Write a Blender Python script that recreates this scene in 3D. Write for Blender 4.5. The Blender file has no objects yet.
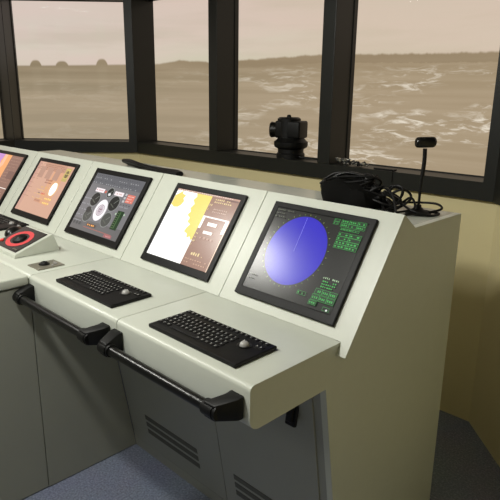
import bpy, bmesh, math, random
from mathutils import Vector, Matrix
random.seed(7)
S = bpy.context.scene
COL = S.collection
PI = math.pi

# ------------------------------------------------------------------ helpers
def lin(c):
    o = []
    for v in c:
        v = v / 255.0
        o.append(v / 12.92 if v <= 0.04045 else ((v + 0.055) / 1.055) ** 2.4)
    return (o[0], o[1], o[2], 1.0)

def tag(o, label=None, cat=None, group=None, kind=None):
    if label: o['label'] = label
    if cat: o['category'] = cat
    if group: o['group'] = group
    if kind: o['kind'] = kind
    return o

def empty(name, loc=(0, 0, 0), rot=(0, 0, 0)):
    o = bpy.data.objects.new(name, None)
    o.location = loc
    o.rotation_euler = rot
    o.empty_display_size = 0.05
    COL.objects.link(o)
    return o

def build(name, bm, mats, parent=None, smooth=False, loc=None, rot=None, keep=False):
    me = bpy.data.meshes.new(name)
    if not keep: bmesh.ops.recalc_face_normals(bm, faces=bm.faces[:])
    bm.to_mesh(me)
    bm.free()
    if not isinstance(mats, (list, tuple)): mats = [mats]
    for m in mats: me.materials.append(m)
    if smooth:
        for p in me.polygons: p.use_smooth = True
        try: me.set_sharp_from_angle(angle=math.radians(38))
        except Exception: pass
    o = bpy.data.objects.new(name, me)
    COL.objects.link(o)
    if parent: o.parent = parent
    if loc: o.location = loc
    if rot: o.rotation_euler = rot
    return o

def merge(dst, src, mat=None):
    if mat: bmesh.ops.transform(src, matrix=mat, verts=src.verts[:])
    vm = [dst.verts.new(v.co) for v in src.verts]
    src.verts.index_update()
    for f in src.faces:
        try:
            nf = dst.faces.new([vm[v.index] for v in f.verts])
            nf.material_index = f.material_index
        except ValueError:
            pass
    src.free()

def box(bm, x0, x1, y0, y1, z0, z1, bev=0.0, seg=2, mi=0, mat=None):
    b = bmesh.new()
    bmesh.ops.create_cube(b, size=1.0)
    bmesh.ops.transform(b, matrix=Matrix.Translation(((x0 + x1) / 2, (y0 + y1) / 2, (z0 + z1) / 2)) @
                        Matrix.Diagonal((x1 - x0, y1 - y0, z1 - z0, 1)), verts=b.verts[:])
    if bev > 0:
        bmesh.ops.bevel(b, geom=b.edges[:], offset=bev, segments=seg, affect='EDGES', profile=0.5)
    for f in b.faces: f.material_index = mi
    merge(bm, b, mat)

def prism(bm, poly, x0, x1, mi=0, bev=0.0, seg=2):
    """polygon in (y, z) extruded along X"""
    b = bmesh.new()
    a = [b.verts.new((x0, y, z)) for y, z in poly]
    c = [b.verts.new((x1, y, z)) for y, z in poly]
    n = len(poly)
    ends = [b.faces.new(a), b.faces.new(c[::-1])]
    for i in range(n):
        b.faces.new((a[i], c[i], c[(i + 1) % n], a[(i + 1) % n]))
    bmesh.ops.recalc_face_normals(b, faces=b.faces[:])
    if bev > 0:
        ed = list({e for f in ends for e in f.edges})
        bmesh.ops.bevel(b, geom=ed, offset=bev, segments=seg, affect='EDGES', profile=0.5)
    for f in b.faces: f.material_index = mi
    merge(bm, b)

def smooth_pts(pts, sub=6):
    P = [Vector(p) for p in pts]
    if len(P) < 3: return P
    out = []
    for i in range(len(P) - 1):
        p0 = P[max(i - 1, 0)]; p1 = P[i]; p2 = P[i + 1]; p3 = P[min(i + 2, len(P) - 1)]
        for k in range(sub):
            t = k / sub
            out.append(0.5 * ((2 * p1) + (p2 - p0) * t + (2 * p0 - 5 * p1 + 4 * p2 - p3) * t * t +
                              (-p0 + 3 * p1 - 3 * p2 + p3) * t ** 3))
    out.append(P[-1])
    return out

def tube(bm, pts, r, n=8, sub=6, mi=0, radii=None):
    P = smooth_pts(pts, sub) if sub > 1 else [Vector(p) for p in pts]
    t0 = (P[1] - P[0]).normalized()
    nrm = t0.orthogonal().normalized()
    rings = []
    for i, p in enumerate(P):
        t = (P[min(i + 1, len(P) - 1)] - P[max(i - 1, 0)]).normalized()
        nrm = (nrm - t * nrm.dot(t))
        if nrm.length < 1e-6: nrm = t.orthogonal()
        nrm.normalize()
        bn = t.cross(nrm)
        rr = r if radii is None else radii[min(int(i / max(sub, 1)), len(radii) - 1)]
        rings.append([bm.verts.new(p + (nrm * math.cos(2 * PI * k / n) + bn * math.sin(2 * PI * k / n)) * rr) for k in range(n)])
    for a, b in zip(rings, rings[1:]):
        for k in range(n):
            f = bm.faces.new((a[k], a[(k + 1) % n], b[(k + 1) % n], b[k])); f.material_index = mi
    f = bm.faces.new(rings[0][::-1]); f.material_index = mi
    f = bm.faces.new(rings[-1]); f.material_index = mi

def lathe(bm, prof, n=24, mat=None, mi=0):
    b = bmesh.new()
    rings = []
    for r, z in prof:
        r = max(r, 1e-5)
        rings.append([b.verts.new((r * math.cos(2 * PI * k / n), r * math.sin(2 * PI * k / n), z)) for k in range(n)])
    for a, c in zip(rings, rings[1:]):
        for k in range(n):
            b.faces.new((a[k], a[(k + 1) % n], c[(k + 1) % n], c[k]))
    b.faces.new(rings[0][::-1]); b.faces.new(rings[-1])
    bmesh.ops.remove_doubles(b, verts=b.verts[:], dist=2e-5)
    for f in b.faces: f.material_index = mi
    merge(bm, b, mat)

def frame_mat(o, ex, ey, ez):
    m = Matrix.Identity(4)
    for i, v in enumerate((ex, ey, ez)):
        v = Vector(v).normalized()
        m[0][i], m[1][i], m[2][i] = v
    m.translation = Vector(o)
    return m

# ------------------------------------------------------------------ materials
def principled(name, col, rough=0.5, metal=0.0, spec=0.5, bump=0.0, bscale=200.0, var=0.0, vscale=6.0, coat=0.0):
    m = bpy.data.materials.new(name)
    m.use_nodes = True
    nt = m.node_tree
    b = nt.nodes['Principled BSDF']
    b.inputs['Base Color'].default_value = lin(col)
    b.inputs['Roughness'].default_value = rough
    b.inputs['Metallic'].default_value = metal
    b.inputs['Specular IOR Level'].default_value = spec
    if coat:
        b.inputs['Coat Weight'].default_value = coat
        b.inputs['Coat Roughness'].default_value = 0.15
    tc = nt.nodes.new('ShaderNodeTexCoord')
    if bump > 0:
        n = nt.nodes.new('ShaderNodeTexNoise'); n.inputs['Scale'].default_value = bscale
        n.inputs['Detail'].default_value = 3
        bp = nt.nodes.new('ShaderNodeBump'); bp.inputs['Strength'].default_value = bump
        bp.inputs['Distance'].default_value = 0.002
        nt.links.new(tc.outputs['Object'], n.inputs['Vector'])
        nt.links.new(n.outputs['Fac'], bp.inputs['Height'])
        nt.links.new(bp.outputs['Normal'], b.inputs['Normal'])
    if var > 0:
        n = nt.nodes.new('ShaderNodeTexNoise'); n.inputs['Scale'].default_value = vscale
        n.inputs['Detail'].default_value = 4
        mx = nt.nodes.new('ShaderNodeMix'); mx.data_type = 'RGBA'
        c = lin(col)
        mx.inputs['A'].default_value = tuple(v * (1 - var) for v in c[:3]) + (1,)
        mx.inputs['B'].default_value = tuple(min(1, v * (1 + var)) for v in c[:3]) + (1,)
        nt.links.new(tc.outputs['Object'], n.inputs['Vector'])
        nt.links.new(n.outputs['Fac'], mx.inputs['Factor'])
        nt.links.new(mx.outputs['Result'], b.inputs['Base Color'])
    return m

PAINT = principled('console_cream_paint', (198, 202, 190), rough=0.34, bump=0.12, bscale=420, var=0.03, vscale=30)
TOPPAINT = principled('console_top_paint', (194, 197, 186), rough=0.22, bump=0.04, bscale=300, var=0.03, vscale=20)
GREY = principled('cabinet_grey_paint', (150, 152, 142), rough=0.42, bump=0.10, bscale=380, var=0.03, vscale=8)
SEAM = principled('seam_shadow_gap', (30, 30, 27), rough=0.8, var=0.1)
VENT = principled('louvre_slot', (88, 89, 82), rough=0.7, var=0.15, vscale=40)
BLACK = principled('black_satin_plastic', (10, 10, 10), rough=0.30, bump=0.05, bscale=500, var=0.1)
RUBBER = principled('black_matte_plastic', (9, 9, 9), rough=0.5, spec=0.3, bump=0.10, bscale=400, var=0.15)
FABRIC = principled('black_woven_fabric', (15, 15, 14), rough=0.9, spec=0.1, bump=0.3, bscale=350, var=0.2, vscale=30)
BEZEL = principled('monitor_bezel', (9, 9, 9), rough=0.40, spec=0.2, bump=0.05, bscale=500, var=0.1)
KEYCAP = principled('keycap', (10, 10, 11), rough=0.55, spec=0.3, var=0.1)
LEGEND = principled('key_legend', (205, 205, 200), rough=0.5, var=0.05)
FRAME = principled('window_frame_black', (32, 33, 30), rough=0.42, spec=0.35, bump=0.05, bscale=120, var=0.12, vscale=4)
WALL = principled('yellow_wall_paint', (222, 210, 164), rough=0.7, bump=0.10, bscale=150, var=0.03, vscale=3)
CEIL = principled('ceiling_white', (205, 203, 192), rough=0.85, bump=0.15, bscale=90, var=0.03)
STEEL = principled('brushed_steel_plate', (142, 138, 124), rough=0.38, metal=0.55, bump=0.05, bscale=300, var=0.08, vscale=50)
BALL = principled('trackball_grey', (160, 159, 156), rough=0.25, var=0.05)
FOIL = principled('crumpled_silver', (190, 190, 185), rough=0.22, metal=0.8, bump=0.3, bscale=60, var=0.25, vscale=60)
RED = principled('red_ring', (214, 70, 74), rough=0.4, var=0.08, vscale=40)
GLOSSBLACK = principled('gloss_black_panel', (14, 13, 13), rough=0.15, var=0.1)
LENS = principled('lens_glass', (8, 8, 12), rough=0.06, var=0.05)

def carpet():
    m = bpy.data.materials.new('blue_grey_floor'); m.use_nodes = True
    nt = m.node_tree; b = nt.nodes['Principled BSDF']; b.inputs['Roughness'].default_value = 0.75
    tc = nt.nodes.new('ShaderNodeTexCoord')
    n1 = nt.nodes.new('ShaderNodeTexNoise'); n1.inputs['Scale'].default_value = 130; n1.inputs['Detail'].default_value = 4
    r = nt.nodes.new('ShaderNodeValToRGB')
    r.color_ramp.elements[0].position = 0.32; r.color_ramp.elements[0].color = lin((112, 118, 138))
    r.color_ramp.elements[1].position = 0.70; r.color_ramp.elements[1].color = lin((156, 164, 188))
    e = r.color_ramp.elements.new(0.5); e.color = lin((130, 137, 160))
    n2 = nt.nodes.new('ShaderNodeTexNoise'); n2.inputs['Scale'].default_value = 5; n2.inputs['Detail'].default_value = 3
    mx = nt.nodes.new('ShaderNodeMix'); mx.data_type = 'RGBA'; mx.blend_type = 'MULTIPLY'; mx.inputs['Factor'].default_value = 0.25
    bp = nt.nodes.new('ShaderNodeBump'); bp.inputs['Strength'].default_value = 0.25; bp.inputs['Distance'].default_value = 0.002
    L = nt.links.new
    L(tc.outputs['Object'], n1.inputs['Vector']); L(tc.outputs['Object'], n2.inputs['Vector'])
    L(n1.outputs['Fac'], r.inputs['Fac']); L(r.outputs['Color'], mx.inputs['A']); L(n2.outputs['Color'], mx.inputs['B'])
    L(mx.outputs['Result'], b.inputs['Base Color']); L(n1.outputs['Fac'], bp.inputs['Height']); L(bp.outputs['Normal'], b.inputs['Normal'])
    return m
FLOOR = carpet()

def glass():
    m = bpy.data.materials.new('window_glass'); m.use_nodes = True
    nt = m.node_tree; nt.nodes.clear()
    out = nt.nodes.new('ShaderNodeOutputMaterial')
    t = nt.nodes.new('ShaderNodeBsdfTransparent'); g = nt.nodes.new('ShaderNodeBsdfGlossy'); g.inputs['Roughness'].default_value = 0.02
    n = nt.nodes.new('ShaderNodeTexNoise'); n.inputs['Scale'].default_value = 1.2
    mp = nt.nodes.new('ShaderNodeMapRange'); mp.inputs['To Min'].default_value = 0.0003; mp.inputs['To Max'].default_value = 0.0006
    mx = nt.nodes.new('ShaderNodeMixShader')
    nt.links.new(n.outputs['Fac'], mp.inputs['Value']); nt.links.new(mp.outputs['Result'], mx.inputs['Fac'])
    nt.links.new(t.outputs[0], mx.inputs[1]); nt.links.new(g.outputs[0], mx.inputs[2]); nt.links.new(mx.outputs[0], out.inputs[0])
    return m
GLASS = glass()

_dm = {}
def disp(col, strength=1.0, rough=0.2):
    """one colour shown by a lit display, under its slightly glossy panel"""
    k = (tuple(col), strength, rough)
    if k in _dm: return _dm[k]
    m = bpy.data.materials.new('display_%02x%02x%02x' % tuple(int(v) for v in col)); m.use_nodes = True
    nt = m.node_tree; b = nt.nodes['Principled BSDF']
    b.inputs['Base Color'].default_value = (0.006, 0.006, 0.006, 1)
    b.inputs['Roughness'].default_value = rough
    b.inputs['Specular IOR Level'].default_value = 0.38
    n = nt.nodes.new('ShaderNodeTexNoise'); n.inputs['Scale'].default_value = 220; n.inputs['Detail'].default_value = 2
    tc = nt.nodes.new('ShaderNodeTexCoord'); nt.links.new(tc.outputs['Object'], n.inputs['Vector'])
    mx = nt.nodes.new('ShaderNodeMix'); mx.data_type = 'RGBA'; c = lin(col)
    mx.inputs['A'].default_value = tuple(v * 0.93 for v in c[:3]) + (1,)
    mx.inputs['B'].default_value = tuple(v * 1.07 for v in c[:3]) + (1,)
    nt.links.new(n.outputs['Fac'], mx.inputs['Factor'])
    nt.links.new(mx.outputs['Result'], b.inputs['Emission Color'])
    b.inputs['Emission Strength'].default_value = strength
    _dm[k] = m
    return m

# ------------------------------------------------------------------ dimensions (metres)
Z = 0.85                 # desk height
D = 0.3283               # depth of the desk in front of the sloping fascia
A = 0.9549               # slope of the fascia
ca, sa = math.cos(A), math.sin(A)
ST = 0.3742              # slope length of the fascia
XW = -1.0608             # plane of the wing's end panel
TOPZ = 1.0965
BACK = 0.958
def F(s, h=0.0):         # point of the fascia's section in (y, z): s up the slope, h along its normal
    return (D + s * ca - h * sa, Z + s * sa + h * ca)
def slant(z):            # front plane of the pedestal leans back towards the floor
    return 0.3975 - (0.3975 - 0.2752) / 0.7453 * z
UNDER = 0.737

# ------------------------------------------------------------------ console units
def desk_profile():
    pts = [(0.40, Z), (0.40, UNDER), (0.034, UNDER)]
    for k in range(6):                        # rounded lower front edge
        a = -PI / 2 - k * (PI / 2) / 5
        pts.append((0.030 + 0.030 * math.cos(a), UNDER + 0.030 + 0.030 * math.sin(a)))
    for k in range(6):                        # rounded upper front edge
        a = PI - k * (PI / 2) / 5
        pts.append((0.014 + 0.014 * math.cos(a), Z - 0.014 + 0.014 * math.sin(a)))
    return pts

def slots(bm, x0, x1, rows, mi=0):
    for za, zb in rows:
        ps = []
        for (x, z) in ((x0 + (0.21 - za) * 0.02, za), (x1 + (0.21 - za) * 0.02, za), (x1 + (0.21 - zb) * 0.02, zb), (x0 + (0.21 - zb) * 0.02, zb)):
            ps.append((x, slant(z) - 0.0065, z))
        b = bmesh.new()
        f = [b.verts.new(p) for p in ps]; k = [b.verts.new((p[0], p[1] + 0.004, p[2])) for p in ps]
        b.faces.new(f); b.faces.new(k[::-1])
        for i in range(4): b.faces.new((f[i], k[i], k[(i + 1) % 4], f[(i + 1) % 4]))
        merge(bm, b)

def cabinet_door(parent, x0, x1, vx0, vx1, rows, lock_x=None):
    bm = bmesh.new()
    z0, z1 = 0.055, UNDER - 0.012
    prism(bm, [(slant(z0) - 0.005, z0), (slant(z1) - 0.005, z1), (slant(z1) - 0.0005, z1), (slant(z0) - 0.0005, z0)], x0, x1, bev=0.0015)
    d = build('door', bm, GREY, parent)
    for r in rows:
        bm = bmesh.new(); slots(bm, vx0, vx1, [r]); build('louvre', bm, VENT, d)
    if lock_x is not None:
        bm = bmesh.new()
        zc = 0.625
        m = Matrix.Translation((lock_x, slant(zc) - 0.006, zc)) @ Matrix.Rotation(-0.163, 4, 'X')
        box(bm, -0.018, 0.018, -0.012, 0.001, -0.045, 0.045, 0.004, 2, 0, m)
        box(bm, -0.011, 0.011, -0.020, -0.010, -0.032, 0.036, 0.004, 2, 0, m)
        build('lock_handle', bm, RUBBER, d)
    return d

def handrail(parent, dx):
    yb, zb = -0.050, 0.789
    xa, xb = -0.496 + dx, -0.066 + dx
    bm = bmesh.new()
    tube(bm, [(xa + 0.012, yb, zb), (xb - 0.012, yb, zb)], 0.0138, 20, 1)
    rail = build('handrail', bm, BLACK, parent, True)
    for sx, xe, xm in ((-1, xa, -0.511 + dx), (1, xb, -0.038 + dx)):
        bm = bmesh.new()
        # foot block against the apron, tapering arm, round socket round the bar
        b = bmesh.new()
        foot = [(xm - 0.021, 0.0, zb - 0.024), (xm + 0.021, 0.0, zb - 0.024), (xm + 0.021, 0.0, zb + 0.034), (xm - 0.021, 0.0, zb + 0.034)]
        mid = [(xm - 0.021, -0.016, zb - 0.023), (xm + 0.021, -0.016, zb - 0.023), (xm + 0.021, -0.016, zb + 0.031), (xm - 0.021, -0.016, zb + 0.031)]
        end = [(xe - 0.018, yb - 0.012, zb - 0.019), (xe + 0.018, yb - 0.012, zb - 0.019), (xe + 0.018, yb - 0.012, zb + 0.019), (xe - 0.018, yb - 0.012, zb + 0.019)]
        R = [[b.verts.new(p) for p in q] for q in (foot, mid, end)]
        b.faces.new(R[0]); b.faces.new(R[2][::-1])
        for u, w in zip(R, R[1:]):
            for i in range(4): b.faces.new((u[i], w[i], w[(i + 1) % 4], u[(i + 1) % 4]))
        bmesh.ops.recalc_face_normals(b, faces=b.faces[:])
        bmesh.ops.bevel(b, geom=b.edges[:], offset=0.004, segments=2, affect='EDGES', profile=0.5)
        merge(bm, b)
        x0, x1 = (xe - 0.022, xe + 0.026) if sx < 0 else (xe - 0.026, xe + 0.022)
        m = frame_mat((x0, yb, zb), (0, 1, 0), (0, 0, 1), (1, 0, 0))
        L_ = x1 - x0
        lathe(bm, [(0.0, 0), (0.016, 0), (0.0185, 0.004), (0.0185, L_ - 0.010), (0.0165, L_ - 0.010), (0.0165, L_ - 0.004), (0.0185, L_ - 0.004), (0.0175, L_), (0.0, L_)], 24, m)
        build('bracket', bm, RUBBER, rail, True)
    return rail

def console(name, label, xd0, xd1, xf0, xf1, cabinet=None, end=False, rail_dx=None, group='console units along the bridge front'):
    root = empty(name, ((xd0 + xd1) / 2, 0.5, 0))
    tag(root, label, 'console', group)
    off = Vector((-(xd0 + xd1) / 2, -0.5, 0))
    kids = []
    def P(nm, bm, mats, par=root, smooth=False):
        bmesh.ops.translate(bm, vec=off, verts=bm.verts[:]) if par is root else None
        o = build(nm, bm, mats, par, smooth); kids.append(o); return o
    g = 0.0012
    bm = bmesh.new(); prism(bm, desk_profile(), xd0 + g, xd1 - (0.02 if end else g), bev=0 if end else 0.0015)
    P('desk', bm, PAINT, smooth=True)
    bm = bmesh.new()
    prism(bm, [F(0.0015), F(ST), F(ST, -0.03), F(0.024, -0.03), (F(0.024, -0.03)[0] - 0.004, Z + 0.0012)], xf0 + g, 0.0005 if end else xf1 - g, bev=0 if end else 0.0012)
    if end:
        prism(bm, [F(-0.034), F(ST), F(ST, -0.098), F(0.05, -0.03), F(-0.034, -0.010)], 0.0005, 0.0296)
    P('fascia', bm, PAINT)
    bm = bmesh.new(); box(bm, xf0 + g, -0.0205 if end else xf1 - g, 0.575, BACK - 0.002, TOPZ - 0.018, TOPZ, 0.001, 1)
    P('top_panel', bm, TOPPAINT)
    bm = bmesh.new(); box(bm, xf0 + g, -0.0205 if end else xf1 - g, BACK - 0.02, BACK - 0.001, 0.02, TOPZ - 0.019, 0.001, 1)
    P('back_panel', bm, PAINT)
    if end:
        bm = bmesh.new()
        front = [p for p in desk_profile() if p[0] < 0.035]
        poly = front + [(D + 0.001, Z), F(0.002, -0.031), F(ST - 0.03, -0.031), (0.64, TOPZ), (BACK, TOPZ), (BACK + 0.008, 0.0), (slant(0), 0.0), (0.2752, UNDER)]
        prism(bm, poly, -0.02, 0.0, bev=0.0)
        P('side_panel', bm, PAINT)
    if cabinet:
        cx0, cx1, door = cabinet
        bm = bmesh.new()
        r = -0.0205 if end else 0
        prism(bm, [(slant(0.05), 0.05), (slant(UNDER - 0.001), UNDER - 0.001), (0.56, UNDER - 0.001), (0.60, 0.05)], cx0, cx1 + r)
        P('carcass', bm, GREY)
        bm = bmesh.new()
        prism(bm, [(slant(0) - 0.002, 0.0), (slant(0.049) - 0.002, 0.049), (0.58, 0.049), (0.58, 0.0)], cx0, cx1 + r)
        P('plinth', bm, GREY)
        n0 = set(COL.objects)
        d = cabinet_door(root, *door)
        d.location = off
    if rail_dx is not None:
        h = handrail(root, rail_dx); h.location = off
    return root

ROWS = [(0.2175, 0.197), (0.184, 0.1635), (0.150, 0.1295)]
c1 = console('bridge_console', 'cream console unit at the right end of the row, under the radar screen', -0.52, 0.0, -0.462, 0.0296,
             (-0.4775, 0.0, (-0.476, -0.046, -0.419, -0.12, ROWS, -0.112)), True, 0.0)
c2 = console('bridge_console', 'second console unit from the right, holding the chart screen', -1.060, -0.5205, -1.010, -0.4625,
             (-1.060, -0.478, (-1.035, -0.4785, -0.930, -0.612, ROWS, None)), False, -0.535)
c3 = console('bridge_console', 'console unit holding the screen of round gauges, third from the right', -1.53, -1.0605, -1.53, -1.0105)
c4 = console('bridge_console', 'console unit holding the orange screen, with the joystick wedge on its desk', -2.07, -1.5305, -2.07, -1.5305)
c5 = console('bridge_console', 'leftmost console unit, whose screen is cut by the photo edge', -2.64, -2.0705, -2.64, -2.0705)

# second unit: grey end panel under the desk, behind the wing
bm = bmesh.new()
prism(bm, [(0.0015, 0.004), (0.0015, UNDER - 0.0005), (0.20, UNDER - 0.0005), (slant(UNDER) - 0.004, UNDER - 0.0005), (slant(0) - 0.004, 0.004)], XW - 0.018, XW + 0.0005)
o = build('end_panel', bm, GREY, c3); o.location = -Vector(c3.location)

# wing unit towards the camera
wing = empty('wing_console', (-1.35, -0.5, 0))
tag(wing, 'grey fronted wing console at lower left, reaching from the row towards the viewer', 'console')
bm = bmesh.new(); box(bm, -1.64, XW - 0.002, -0.95, -0.001, 0.004, 0.812, 0.0015, 2)
bmesh.ops.translate(bm, vec=(1.35, 0.5, 0), verts=bm.verts[:]); build('body', bm, GREY, wing)
bm = bmesh.new(); box(bm, -1.65, XW + 0.002, -0.955, -0.003, 0.816, Z, 0.006, 4)
bmesh.ops.translate(bm, vec=(1.35, 0.5, 0), verts=bm.verts[:]); build('desk', bm, PAINT, wing, True)
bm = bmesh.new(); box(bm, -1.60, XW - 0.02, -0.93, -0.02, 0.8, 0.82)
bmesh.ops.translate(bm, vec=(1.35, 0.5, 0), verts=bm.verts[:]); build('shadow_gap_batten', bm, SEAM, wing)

# ------------------------------------------------------------------ monitors
S0, S1 = 0.0306, 0.3435
class Screen:
    """flat coloured areas of a display picture in (x, s) metres of the fascia, stacked in order"""
    def __init__(self, cx): self.cx = cx; self.bm = bmesh.new(); self.mats = []; self.k = 0
    def mi(self, col, st, rough):
        m = disp(col, st, rough)
        if m not in self.mats: self.mats.append(m)
        return self.mats.index(m)
    def poly(self, pts, col, st=1.0, layer=None):
        if layer is None: self.k += 1; layer = self.k
        z = 0.0085 + layer * 0.00002
        f = self.bm.faces.new([self.bm.verts.new((x - self.cx, s - S0, z)) for x, s in pts])
        f.normal_update()
        if f.normal.z < 0: f.normal_flip()
        f.material_index = self.mi(col, st, self.rough)
    rough = 0.2
    def rect(self, x0, x1, a, b, col, st=1.0): self.poly([(x0, a), (x1, a), (x1, b), (x0, b)], col, st)
    def ell(self, x, s, rx, ry, col, st=1.0, n=40, a0=0, a1=2 * PI):
        self.poly([(x + rx * math.cos(a0 + (a1 - a0) * k / n), s + ry * math.sin(a0 + (a1 - a0) * k / n)) for k in range(n)], col, st)
    def ring(self, x, s, r, w, col, st=1.0, n=40):
        for k in range(n):
            a, b = 2 * PI * k / n, 2 * PI * (k + 1) / n
            self.poly([(x + r * math.cos(a), s + r * math.sin(a)), (x + r * math.cos(b), s + r * math.sin(b)),
                       (x + (r - w) * math.cos(b), s + (r - w) * math.sin(b)), (x + (r - w) * math.cos(a), s + (r - w) * math.sin(a))], col, st, self.k + 1)
        self.k += 1
    def line(self, p, q, w, col, st=1.0):
        d = Vector((q[0] - p[0], q[1] - p[1])).normalized() * w / 2
        self.poly([(p[0] - d.y, p[1] + d.x), (q[0] - d.y, q[1] + d.x), (q[0] + d.y, q[1] - d.x), (p[0] + d.y, p[1] - d.x)], col, st)
    def outline(self, x0, x1, a, b, w, col, st=1.0):
        self.rect(x0, x1, a, a + w, col, st); self.rect(x0, x1, b - w, b, col, st)
        self.rect(x0, x0 + w, a, b, col, st); self.rect(x1 - w, x1, a, b, col, st)
    def text(self, x0, x1, s, h, col, st=1.0, n=6, fill=0.62):
        """a row of strokes like the unreadable small print of the display"""
        w = (x1 - x0) / n
        for k in range(n):
            if random.random() < 0.14: continue
            self.rect(x0 + k * w, x0 + k * w + w * fill * random.uniform(0.7, 1.2), s - h / 2, s + h / 2 * random.uniform(0.5, 1), col, st)

def monitor(label, l, r, bez, bottom, top, side_l=None):
    cx = (l + r) / 2
    y, z = F(S0, 0.0004)
    root = empty('monitor', (cx, y, z), (A, 0, 0))
    tag(root, label, 'monitor', 'screens set into the sloping console fronts')
    w, h = r - l, S1 - S0
    bm = bmesh.new()
    bx, by0, by1 = bez, bottom, h - top
    t = 0.0105
    box(bm, -w / 2, w / 2, 0, by0, 0, t, 0.002, 2)
    box(bm, -w / 2, w / 2, by1, h, 0, t, 0.002, 2)
    box(bm, -w / 2, -w / 2 + bx, by0 - 0.004, by1 + 0.004, 0, t, 0.002, 2)
    box(bm, w / 2 - bx, w / 2, by0 - 0.004, by1 + 0.004, 0, t, 0.002, 2)
    build('bezel', bm, BEZEL, root)
    sc = Screen(cx)
    sc.root = root
    sc.x0, sc.x1, sc.a, sc.b = l + bx - 0.001, r - bx + 0.001, S0 + by0 - 0.001, S0 + by1 + 0.001
    return sc
def finish(sc):
    bm = sc.bm
    # a slim body behind the picture gives the panel its depth
    build('screen', bm, sc.mats, sc.root, keep=True)

# radar
m = monitor('black framed radar monitor with a blue disc, on the rightmost console', -0.402, -0.035, 0.020, 0.026, 0.019)
m.rough = 0.22
DK, GN = (32, 32, 30), (70, 176, 84)
m.rect(m.x0, m.x1, m.a, m.b, DK)
cx, cs = -0.252, 0.2035
m.ell(cx, cs, 0.1035, 0.1085, (46, 36, 194), 1.0, 72)
for k in range(36):
    a = 2 * PI * k / 36
    m.line((cx + math.cos(a) * 0.1085, cs + math.sin(a) * 0.1130), (cx + math.cos(a) * 0.1125, cs + math.sin(a) * 0.1170), 0.0016, (110, 150, 70) if k % 3 else (150, 165, 80))
m.line((cx - 0.003, cs - 0.004), (cx - 0.0065, cs + 0.104), 0.0012, (150, 150, 250))
def table(x0, x1, a, b, nc, nr):
    m.rect(x0, x1, a, b, (40, 58, 42))
    for i in range(nr):
        for j in range(nc):
            u0 = x0 + (x1 - x0) * j / nc; u1 = x0 + (x1 - x0) * (j + 1) / nc
            v0 = a + (b - a) * i / nr; v1 = a + (b - a) * (i + 1) / nr
            m.outline(u0, u1, v0, v1, 0.0009, (66, 158, 78))
            m.text(u0 + 0.003, u1 - 0.003, (v0 + v1) / 2, (v1 - v0) * 0.42, GN, 1.0, 3)
table(-0.166, -0.147, 0.306, 0.324, 1, 2)
table(-0.140, -0.060, 0.302, 0.326, 3, 2)
table(-0.134, -0.072, 0.2925, 0.299, 3, 1)
table(-0.133, -0.058, 0.238, 0.286, 2, 4)
m.text(-0.120, -0.066, 0.148, 0.005, (170, 200, 160), 1, 9)
for i in range(3): m.text(-0.118, -0.070, 0.138 - i * 0.008, 0.004, GN, 1, 7)
table(-0.128, -0.056, 0.098, 0.115, 3, 1)
table(-0.131, -0.056, 0.080, 0.097, 3, 1)
table(-0.134, -0.108, 0.066, 0.079, 1, 1)
m.outline(-0.182, -0.152, 0.083, 0.094, 0.001, (60, 150, 74)); m.text(-0.179, -0.155, 0.0885, 0.005, GN, 1, 5)
m.outline(-0.083, -0.061, 0.060, 0.071, 0.001, (60, 150, 74))
m.ell(-0.069, 0.063, 0.003, 0.003, (235, 240, 235), 1, 12)
for i in range(3):
    m.text(-0.376, -0.345 + i * 0.004, 0.317 - i * 0.011, 0.004, (92, 96, 82), 1, 5)
m.text(-0.335, -0.31, 0.317, 0.004, (92, 96, 82), 1, 4)
for i in range(2): m.text(-0.376, -0.345, 0.10 - i * 0.012, 0.004, (92, 96, 82), 1, 5)
finish(m)

# electronic chart
m = monitor('black framed monitor showing a white and yellow sea chart', -0.892, -0.529, 0.019, 0.027, 0.021)
m.rough = 0.22
BR = (165, 128, 112)
m.rect(m.x0, m.x1, m.a, m.b, (254, 254, 250), 1.35)
Y1 = (255, 232, 124)
m.poly([(-0.838, m.b - 0.006), (-0.880 + 0.008, m.b - 0.03), (-0.872, 0.258), (-0.853, 0.249), (-0.83, 0.252), (-0.818, 0.262), (-0.812, 0.278), (-0.822, 0.288), (-0.815, 0.300), (-0.838, 0.306)], Y1, 1.0)
m.poly([(-0.682, m.b - 0.006), (-0.765, m.b - 0.006), (-0.757, 0.304), (-0.768, 0.290), (-0.752, 0.276), (-0.763, 0.258), (-0.752, 0.245), (-0.762, 0.232), (-0.742, 0.222), (-0.745, 0.207), (-0.726, 0.200), (-0.735, 0.186), (-0.739, 0.170), (-0.72, 0.165), (-0.712, 0.150), (-0.700, 0.158), (-0.69, 0.146), (-0.682, 0.15)], Y1, 1.0)
m.poly([(-0.83, m.b - 0.006), (-0.79, m.b - 0.006), (-0.80, 0.315), (-0.822, 0.318)], (250, 232, 200), 1.1)
for k in range(14):
    x, s = random.uniform(-0.86, -0.70), random.uniform(0.08, 0.2)
    m.ell(x, s, 0.0012, 0.0012, (205, 210, 225), 1.1, 6)
m.rect(-0.682, m.x1, m.a, m.b, BR, 1.0)
m.rect(m.x0, m.x1, m.b - 0.007, m.b, (200, 160, 142), 1.0)
m.text(m.x0 + 0.01, m.x1 - 0.03, m.b - 0.0035, 0.003, (245, 230, 220), 1, 26)
m.rect(-0.615, m.x1 - 0.004, m.b - 0.014, m.b - 0.008, (130, 98, 90), 1)
CR = (236, 214, 160)
for i, s in enumerate((0.308, 0.298)): m.text(-0.66, -0.575, s, 0.006, CR, 1, 9)
for i, s in enumerate((0.272, 0.262)): m.text(-0.648, -0.58, s, 0.004, (214, 190, 172), 1, 8)
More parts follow.
